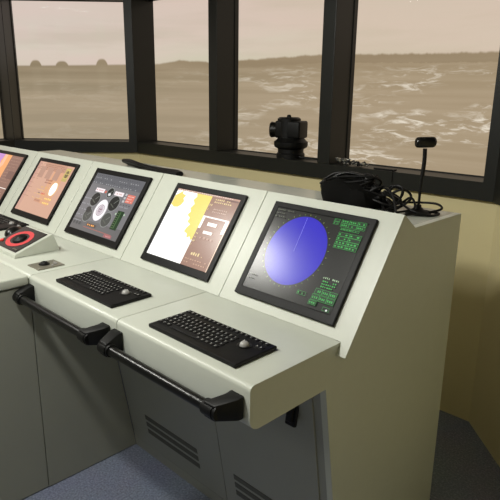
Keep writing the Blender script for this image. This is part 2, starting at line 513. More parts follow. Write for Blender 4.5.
m.text(-0.676, -0.66, 0.285, 0.007, CR, 1, 2); m.text(-0.676, -0.664, 0.268, 0.006, (240, 220, 130), 1, 2)
W = (255, 252, 246)
m.rect(-0.680, -0.552, 0.2375, 0.2425, W, 1.2)
m.rect(-0.680, -0.668, 0.195, 0.239, W, 1.2)
m.rect(-0.566, -0.552, 0.192, 0.239, W, 1.2)
m.rect(-0.643, -0.598, 0.210, 0.222, W, 1.2)
m.rect(-0.646, -0.602, 0.180, 0.190, W, 1.2)
m.rect(-0.5525, -0.549, m.a, 0.239, (238, 214, 190), 1.1)
for i in range(4): m.text(-0.676, -0.664, 0.176 - i * 0.014, 0.006, CR, 1, 2)
m.text(-0.65, -0.58, 0.164, 0.009, (190, 155, 138), 1, 4)
m.text(-0.665, -0.608, 0.104, 0.011, CR, 1.1, 5)
m.text(-0.60, -0.588, 0.100, 0.004, CR, 1, 2)
for i in range(2): m.text(-0.67, -0.56, 0.083 - i * 0.012, 0.004, (210, 176, 150), 1, 9)
finish(m)

# gauges
m = monitor('black framed monitor showing dark round gauges around a white dial', -1.4535, -1.0555, 0.021, 0.027, 0.022)
m.rough = 0.16
m.rect(m.x0, m.x1, m.a, m.b, (128, 126, 128))
m.rect(m.x0, m.x1, m.b - 0.05, m.b, (108, 108, 112))
m.rect(m.x0, m.x1, m.a, m.a + 0.05, (112, 110, 110))
for i in range(4):
    m.text(-1.425, -1.10, 0.313 - i * 0.012, 0.004, (176, 176, 178) if i % 2 else (88, 88, 92), 1, 20, 0.4)
DG = (48, 48, 46)
m.ell(-1.2745, 0.162, 0.040, 0.049, (246, 242, 244), 1.1)
m.ring(-1.2745, 0.162, 0.026, 0.004, (176, 160, 168)); m.ell(-1.2745, 0.162, 0.018, 0.021, (206, 192, 200), 1)
m.text(-1.288, -1.262, 0.166, 0.005, (120, 70, 80), 1, 4); m.text(-1.288, -1.262, 0.156, 0.004, (120, 90, 100), 1, 4)
for (x, s, r) in ((-1.348, 0.202, 0.031), (-1.207, 0.203, 0.033), (-1.2665, 0.2445, 0.021), (-1.345, 0.128, 0.029), (-1.2035, 0.1295, 0.031)):
    m.ring(x, s, r + 0.003, 0.003, (150, 152, 148)); m.ell(x, s, r, r, DG if s > 0.15 else (82, 84, 80))
    m.line((x, s), (x + r * 0.6, s + r * 0.55), 0.003, (128, 132, 124)); m.line((x - r * .6, s - r * .1), (x + r * .3, s - r * .5), 0.004, (98, 102, 92))
m.ell(-1.2665, 0.236, 0.010, 0.007, (236, 236, 236), 1, 16)
m.ell(-1.357, 0.152, 0.018, 0.014, (62, 62, 60), 1, 20)
m.rect(-1.377, -1.312, 0.2365, 0.2545, (248, 236, 238), 1.1); m.text(-1.37, -1.32, 0.246, 0.006, (214, 150, 150), 1, 6)
m.rect(-1.235, -1.172, 0.2385, 0.2565, (248, 236, 238), 1.1); m.text(-1.228, -1.18, 0.247, 0.006, (214, 170, 160), 1, 6)
m.rect(-1.306, -1.294, 0.238, 0.249, (214, 110, 92))
m.rect(-1.142, -1.092, 0.218, 0.2545, (226, 128, 112), 1.05)
for i in range(3): m.text(-1.138, -1.096, 0.247 - i * 0.011, 0.004, (250, 226, 214), 1, 5)
for i in range(3): m.rect(-1.160, -1.147, 0.246 - i * 0.015, 0.256 - i * 0.015, (200, 198, 198))
m.text(-1.16, -1.095, 0.207, 0.005, (86, 84, 90), 1, 7); m.text(-1.16, -1.10, 0.197, 0.004, (170, 170, 174), 1, 7)
m.rect(-1.152, -1.108, 0.098, 0.180, (44, 66, 42)); m.rect(-1.134, -1.127, 0.104, 0.176, (76, 108, 66))
for i in range(8): m.line((-1.15, 0.106 + i * 0.009), (-1.137, 0.106 + i * 0.009), 0.0015, (120, 140, 96))
m.rect(-1.162, -1.155, 0.160, 0.168, (196, 222, 190)); m.rect(-1.106, -1.099, 0.164, 0.172, (196, 222, 190))
m.rect(-1.315, -1.245, 0.083, 0.096, (96, 80, 72)); m.text(-1.308, -1.252, 0.0895, 0.007, (255, 176, 90), 1.2, 4)
m.line((-1.33, 0.076), (-1.12, 0.074), 0.003, (176, 110, 100))
m.rect(-1.166, -1.112, 0.060, 0.073, (170, 110, 112)); m.text(-1.16, -1.118, 0.0665, 0.006, (220, 150, 146), 1, 5)
for i in range(5): m.text(-1.425, -1.365, 0.200 - i * 0.026, 0.005, (168, 168, 172), 1, 6)
for i in range(3): m.ell(-1.41 + i * 0.022, 0.085, 0.008, 0.008, (86, 86, 86), 1, 16)
finish(m)

# orange conning display
m = monitor('black framed monitor showing an orange panel with one white oval', -1.9905, -1.6125, 0.019, 0.026, 0.019)
m.rough = 0.18
m.rect(m.x0, m.x1, m.a, m.b, (214, 168, 144))
m.rect(m.x0, m.x0 + 0.03, m.a, m.b, (206, 158, 140))
m.poly([(-1.79, m.b), (-1.70, m.b), (-1.68, 0.20), (-1.70, 0.11), (-1.80, 0.12)], (224, 168, 130))
m.rect(-1.90, -1.695, 0.285, m.b, (196, 148, 124))
for i in range(4): m.text(-1.965, -1.70, 0.314 - i * 0.009, 0.004, (160, 116, 96), 1, 18)
for k in range(3): m.rect(-1.925 + k * 0.075, -1.875 + k * 0.075, 0.24, 0.300, (188, 146, 126)); 
m.rect(-1.69, -1.645, 0.245, 0.313, (196, 176, 104)); m.ell(-1.667, 0.28, 0.014, 0.02, (120, 104, 68), 1, 24)
for i in range(3): m.text(-1.687, -1.648, 0.306 - i * 0.022, 0.004, (236, 214, 120), 1, 5)
m.ell(-1.7155, 0.197, 0.026, 0.034, (255, 255, 255), 1.4, 40)
m.ring(-1.7155, 0.197, 0.036, 0.003, (248, 214, 150))
for i, s in enumerate((0.235, 0.222)): m.text(-1.82, -1.755, s, 0.008, (150, 92, 76), 1, 6)
m.text(-1.83, -1.765, 0.196, 0.009, (228, 180, 112), 1, 5)
m.text(-1.80, -1.76, 0.163, 0.010, (206, 70, 64), 1.1, 4); m.text(-1.83, -1.81, 0.165, 0.009, (110, 90, 90), 1, 2)
for i in range(3): m.text(-1.86, -1.76, 0.180 - i * 0.022, 0.004, (240, 196, 120), 1, 8)
for i in range(2): m.text(-1.745, -1.68, 0.145 - i * 0.022, 0.009, (250, 214, 120), 1.1, 4)
m.rect(-1.83, -1.77, 0.118, 0.134, (206, 150, 122)); m.text(-1.825, -1.775, 0.126, 0.006, (170, 120, 96), 1, 5)
for i in range(6): m.text(-1.96, -1.90, 0.255 - i * 0.024, 0.004, (178, 132, 112), 1, 6)
finish(m)

# left-most
m = monitor('black framed monitor at the far left with purple and orange bands', -2.535, -2.142, 0.019, 0.027, 0.019)
m.rough = 0.18
m.rect(m.x0, m.x1, m.a, m.b, (142, 104, 90))
m.rect(m.x0, -2.30, m.a, m.b, (240, 166, 104), 1.05)
m.poly([(m.x0, m.b), (-2.385, m.b), (-2.40, 0.28), (-2.385, 0.25), (-2.415, 0.22), (-2.40, 0.19), (m.x0, 0.15)], (196, 138, 206), 1.05)
m.poly([(-2.385, m.b), (-2.352, m.b), (-2.35, 0.26), (-2.375, 0.235), (-2.395, 0.26), (-2.385, 0.28)], (250, 186, 150), 1.05)
for i in range(9): m.text(-2.285, -2.18, 0.312 - i * 0.018, 0.005, (170, 130, 112), 1, 9)
m.rect(-2.24, -2.17, 0.19, 0.235, (124, 88, 78))
m.line((-2.30, 0.135), (-2.165, 0.135), 0.004, (248, 236, 226), 1.1)
for i in range(4): m.text(-2.29, -2.18, 0.118 - i * 0.015, 0.005, (190, 150, 130), 1, 8)
finish(m)

# ------------------------------------------------------------------ trackball keyboards
key_mesh = None
def key_bm(w, d):
    bm = bmesh.new()
    b = bmesh.new()
    lo = [b.verts.new((x * w / 2, y * d / 2, 0)) for x, y in ((-1, -1), (1, -1), (1, 1), (-1, 1))]
    hi = [b.verts.new((x * w * 0.40, y * d * 0.40, 0.0026)) for x, y in ((-1, -1), (1, -1), (1, 1), (-1, 1))]
    b.faces.new(hi); b.faces.new(lo[::-1])
    for i in range(4): b.faces.new((lo[i], lo[(i + 1) % 4], hi[(i + 1) % 4], hi[i]))
    merge(bm, b)
    lw = 0.0026
    for (x0, x1, y0, y1) in ((-0.0032, -0.0002, 0.0006, 0.0032), (-0.0032, -0.001, -0.0026, -0.0012)):
        v = [bm.verts.new((x, y, 0.0028)) for x, y in ((x0, y0), (x1, y0), (x1, y1), (x0, y1))]
        f = bm.faces.new(v); f.material_index = 1
    return bm
def keyboard():
    W_, D_, T = 0.335, 0.145, 0.011
    root = empty('trackball_keyboard', (0, 0, Z))
    bm = bmesh.new(); box(bm, -W_ / 2, W_ / 2, -D_ / 2, D_ / 2, 0.0003, T, 0.003, 2)
    build('base', bm, RUBBER, root)
    proto = None
    def key(x, y, wide=False):
        nonlocal proto, protow
        src = protow if wide else proto
        if src is None:
            src = build('key', key_bm(0.0145 if not wide else 0.024, 0.0135), [KEYCAP, LEGEND], root)
            if wide: protow = src
            else: proto = src
            o = src
        else:
            o = src.copy(); COL.objects.link(o); o.parent = root
        o.location = (x, y, T - 0.0003)
    protow = None
    for r in range(5):
        n = 14
        y = -0.0385 + r * 0.0172
        if r == 0:
            for k in (0, 1, 2): key(-0.155 + k * 0.0165, y)
            bm = bmesh.new(); box(bm, -0.108, -0.006, y - 0.0065, y + 0.0065, T - 0.0003, T + 0.0022, 0.0008, 1); build('space_bar', bm, KEYCAP, root)
            for k in range(9, 14): key(-0.155 + 0.0166 * k + 0.004, y)
        else:
            for k in range(n): key(-0.155 + 0.0168 * k + (r % 2) * 0.003, y)
    for k in range(18): key(-0.155 + 0.0176 * k, 0.0590)
    for x, y in ((0.092, 0.033), (0.137, 0.033), (0.150, 0.033)): key(x, y)
    bm = bmesh.new(); m_ = Matrix.Translation((0.1085, 0.0165, T - 0.001))
    lathe(bm, [(0.019, 0), (0.019, 0.0022), (0.0150, 0.0026), (0.0142, 0.0012), (0.0, 0.0012)], 28, m_); build('trackball_collar', bm, BLACK, root, True)
    bm = bmesh.new(); m_ = Matrix.Translation((0.1085, 0.0165, T + 0.0005))
    lathe(bm, [(0.0125 * math.cos(t), 0.0125 * math.sin(t) * 0.9) for t in [PI / 2 * k / 7 for k in range(8)]], 24, m_); build('trackball', bm, BALL, root, True)
    return root
def copy_tree(o, parent=None):
    c = o.copy(); COL.objects.link(c)
    if parent: c.parent = parent
    for ch in list(o.children): copy_tree(ch, c)
    return c
KG = 'black trackball keyboards on the desks'
k1 = keyboard(); k1.location = (-0.2495, 0.1057, Z)
tag(k1, 'black keyboard with grey trackball in front of the radar screen', 'keyboard', KG)
k2 = copy_tree(k1); k2.location = (-0.767, 0.1057, Z)
tag(k2, 'black keyboard with grey trackball in front of the chart screen', 'keyboard', KG)
k3 = copy_tree(k1); k3.location = (-1.925, 0.252, Z)
tag(k3, 'black keyboard cut by the left photo edge, behind the joystick wedge', 'keyboard', KG)
k4 = copy_tree(k1); k4.location = (-1.228, -0.228, Z); k4.rotation_euler = (0, 0, PI / 2)
tag(k4, 'black keyboard on the wing desk, only its corner at the left photo edge', 'keyboard', KG)

# black computer mouse behind the joystick wedge
mo = empty('computer_mouse', (-1.655, 0.215, Z), (0, 0, 0.5)); tag(mo, 'black computer mouse between the far left keyboard and the joystick wedge', 'mouse')
bm = bmesh.new(); b = bmesh.new(); bmesh.ops.create_uvsphere(b, u_segments=24, v_segments=14, radius=1)
for v in b.verts:
    x, y, z = v.co
    v.co = (x * 0.034 * (1 - 0.12 * y), y * 0.056, max(z, -0.05) * 0.034 * (1 - 0.2 * y) + 0.0025)
merge(bm, b); build('shell', bm, BLACK, mo, True)
bm = bmesh.new(); lathe(bm, [(0, -0.004), (0.008, -0.004), (0.009, 0), (0.008, 0.004), (0, 0.004)], 18, Matrix.Translation((0, 0.026, 0.027)) @ Matrix.Rotation(PI / 2, 4, 'Y')); build('scroll_wheel', bm, BALL, mo, True)
bm = bmesh.new(); tube(bm, [(0, 0.054, 0.012), (-0.01, 0.075, 0.004), (-0.05, 0.088, 0.004), (-0.09, 0.075, 0.004)], 0.0025, 8); build('cable', bm, RUBBER, mo, True)

# ------------------------------------------------------------------ joystick wedge on the fourth desk
wd = empty('joystick_panel', (-1.37, 0.14, Z)); tag(wd, 'cream wedge box with black panel and red ring, on the desk before the orange screen', 'control panel')
bm = bmesh.new()
prism(bm, [(0.050 - 0.14, 0.0005), (0.0505 - 0.14, 0.013), (0.202 - 0.14, 0.068), (0.209 - 0.14, 0.066), (0.232 - 0.14, 0.0005)], -1.500 + 1.37, -1.287 + 1.37, bev=0.002)
build('housing', bm, PAINT, wd)
yA, zA, yB, zB = 0.0505 - 0.14, 0.013, 0.202 - 0.14, 0.068
ang = math.atan2(zB - zA, yB - yA); Ls = math.hypot(zB - zA, yB - yA)
WM = Matrix.Translation((0, yA, zA)) @ Matrix.Rotation(ang, 4, 'X')
bm = bmesh.new(); box(bm, -0.125, 0.066, 0.012, Ls - 0.008, 0.0002, 0.003, 0.001, 1, 0, WM); pn = build('panel', bm, GLOSSBLACK, wd)
pc = (-0.032, Ls * 0.50)
bm = bmesh.new()
b = bmesh.new(); n = 40
ri = [[b.verts.new((pc[0] + rx * math.cos(2 * PI * k / n), pc[1] + ry * math.sin(2 * PI * k / n), z)) for k in range(n)] for rx, ry, z in ((0.072, 0.054, 0.003), (0.072, 0.054, 0.0038), (0.050, 0.036, 0.0038), (0.050, 0.036, 0.003))]
for u, w in zip(ri, ri[1:]):
    for k in range(n): b.faces.new((u[k], u[(k + 1) % n], w[(k + 1) % n], w[k]))
merge(bm, b, WM); build('red_ring', bm, RED, pn)
bm = bmesh.new()
lathe(bm, [(0.030, 0.003), (0.028, 0.008), (0.022, 0.011), (0.012, 0.013), (0.009, 0.016), (0.0, 0.017)], 24, WM @ Matrix.Translation((pc[0], pc[1], 0))); build('joystick', bm, RUBBER, pn, True)
bm = bmesh.new(); lathe(bm, [(0.008, 0.003), (0.008, 0.006), (0.006, 0.008), (0, 0.008)], 16, WM @ Matrix.Translation((-0.112, 0.040, 0))); b_ = build('push_button', bm, principled('red_lit_button', (236, 70, 60), rough=0.3, var=0.05), pn, True)
for k, (x, y) in enumerate(((0.040, 0.024), (0.052, 0.024), (0.028, 0.024))):
    bm = bmesh.new(); lathe(bm, [(0.004, 0.003), (0.004, 0.005), (0, 0.0055)], 12, WM @ Matrix.Translation((x, y, 0))); build('push_button', bm, STEEL, pn, True)

# steel plate with a small joystick
pl = empty('control_plate', (-1.129, 0.096, Z)); tag(pl, 'small grey steel plate with a black knob, flush on the desk below the gauge screen', 'control plate')
bm = bmesh.new(); box(bm, -0.043, 0.043, -0.050, 0.050, 0.0003, 0.004, 0.001, 1); build('plate', bm, STEEL, pl)
bm = bmesh.new(); lathe(bm, [(0.019, 0.004), (0.019, 0.007), (0.013, 0.009), (0.011, 0.013), (0.009, 0.014), (0, 0.014)], 22, Matrix.Translation((-0.006, -0.004, 0))); build('knob', bm, RUBBER, pl, True)
for (x, y) in ((-0.035, -0.042), (0.035, -0.042), (-0.035, 0.042), (0.035, 0.042)):
    bm = bmesh.new(); lathe(bm, [(0.003, 0.004), (0.003, 0.005), (0, 0.0055)], 10, Matrix.Translation((x, y, 0))); build('screw', bm, BALL, pl, True)
for (x, y) in ((0.016, 0.030), (0.026, 0.012), (0.000, 0.032)):
    bm = bmesh.new(); lathe(bm, [(0.005, 0.004), (0.005, 0.007), (0, 0.0075)], 12, Matrix.Translation((x, y, 0))); build('indicator', bm, BALL, pl, True)

# ------------------------------------------------------------------ webcam on its stalk
wc = empty('webcam', (-0.092, 0.846, TOPZ)); tag(wc, 'black webcam on a thin upright stalk, on the right end of the console top', 'webcam')
bm = bmesh.new(); lathe(bm, [(0.0, 0.0004), (0.040, 0.0004), (0.041, 0.004), (0.036, 0.010), (0.018, 0.014), (0.010, 0.022), (0.008, 0.03), (0, 0.03)], 28); build('base', bm, RUBBER, wc, True)
bm = bmesh.new(); tube(bm, [(0, 0, 0.02), (0.001, 0, 0.08), (0.003, 0, 0.13)], 0.0042, 12)
tube(bm, [(0.003, 0, 0.12), (0.005, 0.001, 0.165), (0.004, 0, 0.205)], 0.0065, 12)
build('stalk', bm, RUBBER, wc, True)
ax = Vector((0.70, 0.70, 0.03)).normalized()
bm = bmesh.new(); mm = frame_mat(Vector((0.004, 0, 0.224)) - ax * 0.030, ax.cross(Vector((0, 0, 1))), Vector((0, 0, 1)), ax)
lathe(bm, [(0, 0), (0.012, 0), (0.0155, 0.004), (0.0165, 0.012), (0.0165, 0.052), (0.0150, 0.057), (0.012, 0.060), (0, 0.060)], 26, mm)
hd = build('camera_head', bm, BLACK, wc, True)
bm = bmesh.new(); lathe(bm, [(0.0, 0.0), (0.009, 0.0), (0.009, 0.002), (0.006, 0.0035), (0, 0.004)], 20, mm @ Matrix.Translation((0, 0, 0.0595))); build('lens', bm, LENS, hd, True)
bm = bmesh.new(); tube(bm, [(0.02, 0.01, 0.010), (0.05, 0.03, 0.006), (0.060, 0.015, 0.005), (0.045, -0.03, 0.006), (0.0, -0.045, 0.018), (-0.06, -0.02, 0.030), (-0.11, -0.01, 0.02), (-0.14, -0.03, 0.01)], 0.0038, 10)
tube(bm, [(0.03, 0.0, 0.008), (0.056, 0.045, 0.018), (0.02, 0.075, 0.026), (-0.05, 0.06, 0.022), (-0.09, 0.02, 0.020), (-0.12, 0.03, 0.010)], 0.0038, 10)
build('cable', bm, RUBBER, wc, True)

# ------------------------------------------------------------------ cable pile and black case behind the radar
case = empty('soft_case', (-0.315, 0.80, TOPZ)); tag(case, 'rounded black case under the pile of cables behind the radar screen', 'case')
b = bmesh.new(); bmesh.ops.create_cube(b, size=1.0)
bmesh.ops.subdivide_edges(b, edges=b.edges[:], cuts=5, use_grid_fill=True)
for v in b.verts:
    p = v.co.copy(); q = p.normalized() * 0.62
    p = p * 0.35 + q * 0.65
    x, y, z = p.x * 0.20, p.y * 0.12, (p.z + 0.46) * 0.088
    z *= 1 - 0.30 * max(0, p.x + 0.1)
    z += 0.007 * math.sin(p.x * 15 + p.y * 9) - 0.016 * max(0, p.x + 0.05); y += 0.008 * math.sin(p.x * 11 + 1)
    v.co = (x, y, max(z, 0.0005))
bm = bmesh.new(); merge(bm, b); build('body', bm, FABRIC, case, True)
bm = bmesh.new(); tube(bm, [(-0.085, -0.03, 0.012), (-0.098, -0.005, 0.05), (-0.078, 0.015, 0.090), (-0.02, 0.02, 0.106), (0.05, 0.02, 0.092), (0.10, 0.02, 0.05), (0.14, 0.02, 0.02)], 0.0055, 10); build('strap', bm, BLACK, case, True)

cp = empty('cable_pile', (-0.235, 0.815, TOPZ)); tag(cp, 'tangled pile of black cables beside the webcam on the console top', 'cables')
rnd = random.Random(11)
def strand(pts, r): 
    bm = bmesh.new(); tube(bm, pts, r, 8, 7); build('cable', bm, RUBBER, cp, True)
strand([(-0.21, -0.02, 0.06), (-0.16, 0.0, 0.100), (-0.08, 0.02, 0.094), (0.0, 0.02, 0.05), (0.04, 0.0, 0.012), (0.10, -0.05, 0.008)], 0.0045)
strand([(-0.16, 0.05, 0.08), (-0.07, 0.06, 0.074), (0.02, 0.03, 0.046), (0.05, 0.02, 0.080), (0.08, 0.04, 0.060), (0.05, 0.05, 0.012)], 0.004)
strand([(-0.10, -0.06, 0.05), (-0.02, -0.04, 0.064), (0.04, -0.01, 0.05), (0.09, 0.02, 0.072), (0.115, 0.03, 0.045), (0.08, -0.02, 0.008), (0.03, -0.07, 0.006)], 0.004)
strand([(-0.04, 0.0, 0.02), (0.02, 0.01, 0.032), (0.07, 0.0, 0.082), (0.10, 0.0, 0.076), (0.09, -0.01, 0.03), (0.06, -0.05, 0.006)], 0.004)
strand([(-0.06, 0.03, 0.02), (0.0, 0.04, 0.02), (0.06, 0.05, 0.018), (0.12, 0.02, 0.05), (0.145, 0.0, 0.022), (0.11, -0.05, 0.010)], 0.0038)
strand([(-0.02, -0.03, 0.075), (0.03, 0.0, 0.045), (0.05, -0.03, 0.018), (0.09, -0.06, 0.008), (0.13, -0.05, 0.006), (0.17, -0.01, 0.010)], 0.0038)
for k in range(7):
    a0 = rnd.uniform(0, 6.28); cx_, cy_ = rnd.uniform(-0.10, 0.03), rnd.uniform(-0.02, 0.04); rr = rnd.uniform(0.045, 0.075)
    pts = []
    for j in range(9):
        a = a0 + j * 0.62
        pts.append((cx_ + math.cos(a) * rr * 1.25, cy_ + math.sin(a) * rr * 0.8, 0.020 + k * 0.007 + 0.02 * math.sin(a * 1.5 + k) + rnd.uniform(-.004, .004)))
    pts = [(x, y, max(z, 0.006)) for x, y, z in pts]
    strand(pts, rnd.choice((0.004, 0.0048, 0.0055)))
bm = bmesh.new(); box(bm, -0.045, 0.045, -0.028, 0.028, 0.0, 0.034, 0.006, 2, 0, Matrix.Translation((-0.02, 0.02, 0.006)) @ Matrix.Rotation(0.5, 4, 'Z')); build('power_adapter', bm, RUBBER, cp)
bm = bmesh.new(); box(bm, -0.03, 0.03, -0.009, 0.009, 0, 0.014, 0.004, 2, 0, Matrix.Translation((0.055, 0.005, 0.042)) @ Matrix.Rotation(0.55, 4, 'Z') @ Matrix.Rotation(0.5, 4, 'Y')); build('plug', bm, RUBBER, cp)
bm = bmesh.new(); box(bm, -0.03, 0.03, -0.008, 0.008, 0, 0.013, 0.004, 2, 0, Matrix.Translation((0.025, -0.03, 0.030)) @ Matrix.Rotation(-0.4, 4, 'Z') @ Matrix.Rotation(-0.5, 4, 'Y')); build('plug', bm, RUBBER, cp)

for k in range(5):
    a0 = rnd.uniform(0, 6.28); pts = []
    for j in range(10):
        a = a0 + j * 0.66
        pts.append((-0.105 + math.cos(a) * (0.085 + 0.008 * k), -0.005 + math.sin(a) * 0.05 + 0.004 * k, 0.052 + 0.040 * math.sin(a + 0.6 * k) + rnd.uniform(-.006, .006) + 0.012))
    strand([(x, y, max(z, 0.006)) for x, y, z in pts], rnd.choice((0.004, 0.005)))
for k in range(6):
    x0 = rnd.uniform(-0.06, 0.06)
    strand([(x0 - 0.05, rnd.uniform(-.03, .03), 0.03), (x0 - 0.02, rnd.uniform(-.03, .04), 0.065 + rnd.uniform(0, .025)), (x0 + 0.03, rnd.uniform(-.03, .03), 0.05 + rnd.uniform(-.02, .03)), (x0 + 0.06, rnd.uniform(-.05, .02), 0.008), (x0 + 0.09, rnd.uniform(-.06, .0), 0.007)], 0.0042)

# cable lying along the console top behind the chart and gauge screens
cl = empty('flat_cable', (-1.46, 0.82, TOPZ)); tag(cl, 'thick black cable bundle lying along the console top behind the chart screen', 'cable')
for k in range(3):
    bm = bmesh.new()
    tube(bm, [(-0.26, 0.03 - k * 0.012, 0.012 + 0.006 * k), (-0.16, 0.015 - k * 0.018, 0.012 + 0.010 * k), (-0.05, 0.0 - k * 0.020, 0.012 + 0.007 * k), (0.08, -0.005 - k * 0.016, 0.012), (0.18, 0.0 - k * 0.02, 0.012), (0.235, -0.02 - k * 0.01, 0.011)], 0.0105, 10)
    build('cable', bm, RUBBER, cl, True)

# ------------------------------------------------------------------ room shell
GY = 0.16                          # depth of the window frames
SILL, FB, HEAD, CEILZ = 1.113, 1.036, 2.062, 2.52
corners = [Vector((-3.305, -1.2)), Vector((-3.305, 0.955)), Vector((-2.69, 1.57)), Vector((-0.141, 1.57)), Vector((1.15, 0.279)), Vector((1.15, -1.6))]
def seg_frame(i):
    p, q = corners[i], corners[i + 1]
    d = (q - p).normalized(); n = Vector((-d.y, d.x))        # outward
    return p, d, n, (q - p).length
def seg_mat(i):
    p, d, n, L_ = seg_frame(i)
    return frame_mat((p.x, p.y, 0), (d.x, d.y, 0), (n.x, n.y, 0), (0, 0, 1)), L_
T8 = math.tan(PI / 8)
def trap(bm, L_, y0, y1, z0, z1, k0=1, k1=1):
    """mitred bar along one bay, local x along the wall, y outward"""
    b = bmesh.new()
    v = []
    for z in (z0, z1):
        for (x, y) in ((-y0 * T8 * k0, y0), (L_ + y0 * T8 * k1, y0), (L_ + y1 * T8 * k1, y1), (-y1 * T8 * k0, y1)):
            v.append(b.verts.new((x, y, z)))
    b.faces.new(v[:4][::-1]); b.faces.new(v[4:])
    for i in range(4): b.faces.new((v[i], v[(i + 1) % 4], v[4 + (i + 1) % 4], v[4 + i]))
    merge(bm, b)

bm = bmesh.new(); box(bm, -4.2, 2.6, -3.2, 3.2, -0.05, 0.0); tag(build('floor', bm, FLOOR), kind='structure')
bm = bmesh.new(); box(bm, -3.6, 2.6, -3.2, 1.75, CEILZ, CEILZ + 0.05); tag(build('ceiling', bm, CEIL), kind='structure')

names = {0: 'wall_far_left', 1: 'wall_left', 2: 'wall_back', 3: 'wall_right', 4: 'wall_far_right'}
for i in range(5):
    M_, L_ = seg_mat(i)
    bm = bmesh.new(); trap(bm, L_, 0.025, 0.10, 0.0, FB if i < 4 else CEILZ, 0 if i == 0 else 1, 0 if i == 4 else 1)
    bmesh.ops.transform(bm, matrix=M_, verts=bm.verts[:]); tag(build(names[i], bm, WALL), kind='structure')
    if i == 4: continue
    bm = bmesh.new(); trap(bm, L_, 0.0, GY + 0.02, HEAD, CEILZ, 0 if i == 0 else 1, 0 if i == 4 else 1)
    bmesh.ops.transform(bm, matrix=M_, verts=bm.verts[:]); tag(build('trim_%d' % (i + 1), bm, FRAME), kind='structure')

# windows: (bay, [local glass spans])
p2 = corners[2].x
bays = {0: [(0.9, 2.150)], 1: [(0.002, 0.8157)], 2: [(-2.708 - p2, -1.911 - p2), (-1.837 - p2, -1.0645 - p2), (-0.987 - p2, -0.190 - p2)], 3: [(0.07, 1.70)]}
wn = 0
for i in range(4):
    M_, L_ = seg_mat(i)
    # continuous sill of the bay
    bm = bmesh.new(); trap(bm, L_, 0.0, GY + 0.02, FB, SILL, 0 if i == 0 else 1, 0 if i == 4 else 1)
    bmesh.ops.transform(bm, matrix=M_, verts=bm.verts[:]); tag(build('trim_%d' % (i + 5), bm, FRAME), kind='structure')
    for j, (a, c) in enumerate(bays[i]):
        wn += 1
        w = empty('window_%d' % wn, M_ @ Vector(((a + c) / 2, GY, SILL))); w['kind'] = 'structure'
        off = Matrix.Translation(-w.location)
        bm = bmesh.new()
        box(bm, a - 0.004, c + 0.004, GY - 0.004, GY + 0.002, SILL + 0.0005, HEAD - 0.0005)
        bmesh.ops.transform(bm, matrix=off @ M_, verts=bm.verts[:]); build('glass_pane', bm, GLASS, w)
        bm = bmesh.new(); g_ = 0.005
        box(bm, a, c, GY - 0.016, GY - 0.005, SILL + 0.0005, SILL + g_)
        box(bm, a, c, GY - 0.016, GY - 0.005, HEAD - g_, HEAD - 0.0005)
        box(bm, a, a + g_, GY - 0.016, GY - 0.005, SILL + g_, HEAD - g_)
        box(bm, c - g_, c, GY - 0.016, GY - 0.005, SILL + g_, HEAD - g_)
        bmesh.ops.transform(bm, matrix=off @ M_, verts=bm.verts[:]); build('glazing_bead', bm, FRAME, w)
tn = 9
def post(i, a, c, y0=0.0, y1=GY + 0.02):
    global tn
    M_, L_ = seg_mat(i)
    bm = bmesh.new(); box(bm, a, c, y0, y1, SILL, HEAD, 0.003, 2)
    bmesh.ops.transform(bm, matrix=M_, verts=bm.verts[:]); tag(build('trim_%d' % tn, bm, FRAME), kind='structure'); tn += 1
post(2, -1.911 - p2, -1.837 - p2); post(2, -1.0645 - p2, -0.987 - p2)
def corner_post(i, e0, e1):
    """jambs of two bays meeting: e0 along bay i from its end, e1 along bay i+1 from its start"""
    global tn
    p, d, n, L_ = seg_frame(i); p1, d1, n1, _ = seg_frame(i + 1)
    c = corners[i + 1]; y = GY + 0.02
    oc = c + n * y + d * (y * T8)
    pts = [c, c - d * e0 if e0 > 0 else c, None, oc, None, c + d1 * e1]
    pts[2] = (c - d * e0) + n * y; pts[4] = (c + d1 * e1) + n1 * y
    bm = bmesh.new(); lo = [bm.verts.new((q.x, q.y, SILL)) for q in pts]; hi = [bm.verts.new((q.x, q.y, HEAD)) for q in pts]
    bm.faces.new(lo[::-1]); bm.faces.new(hi)
    for k in range(6): bm.faces.new((lo[k], lo[(k + 1) % 6], hi[(k + 1) % 6], hi[k]))
    tag(build('trim_%d' % tn, bm, FRAME), kind='structure'); tn += 1
M1, L1 = seg_mat(1)
corner_post(0, 0.002, 0.002); corner_post(1, L1 - 0.8157, 0.002); corner_post(2, 0.049, 0.07)

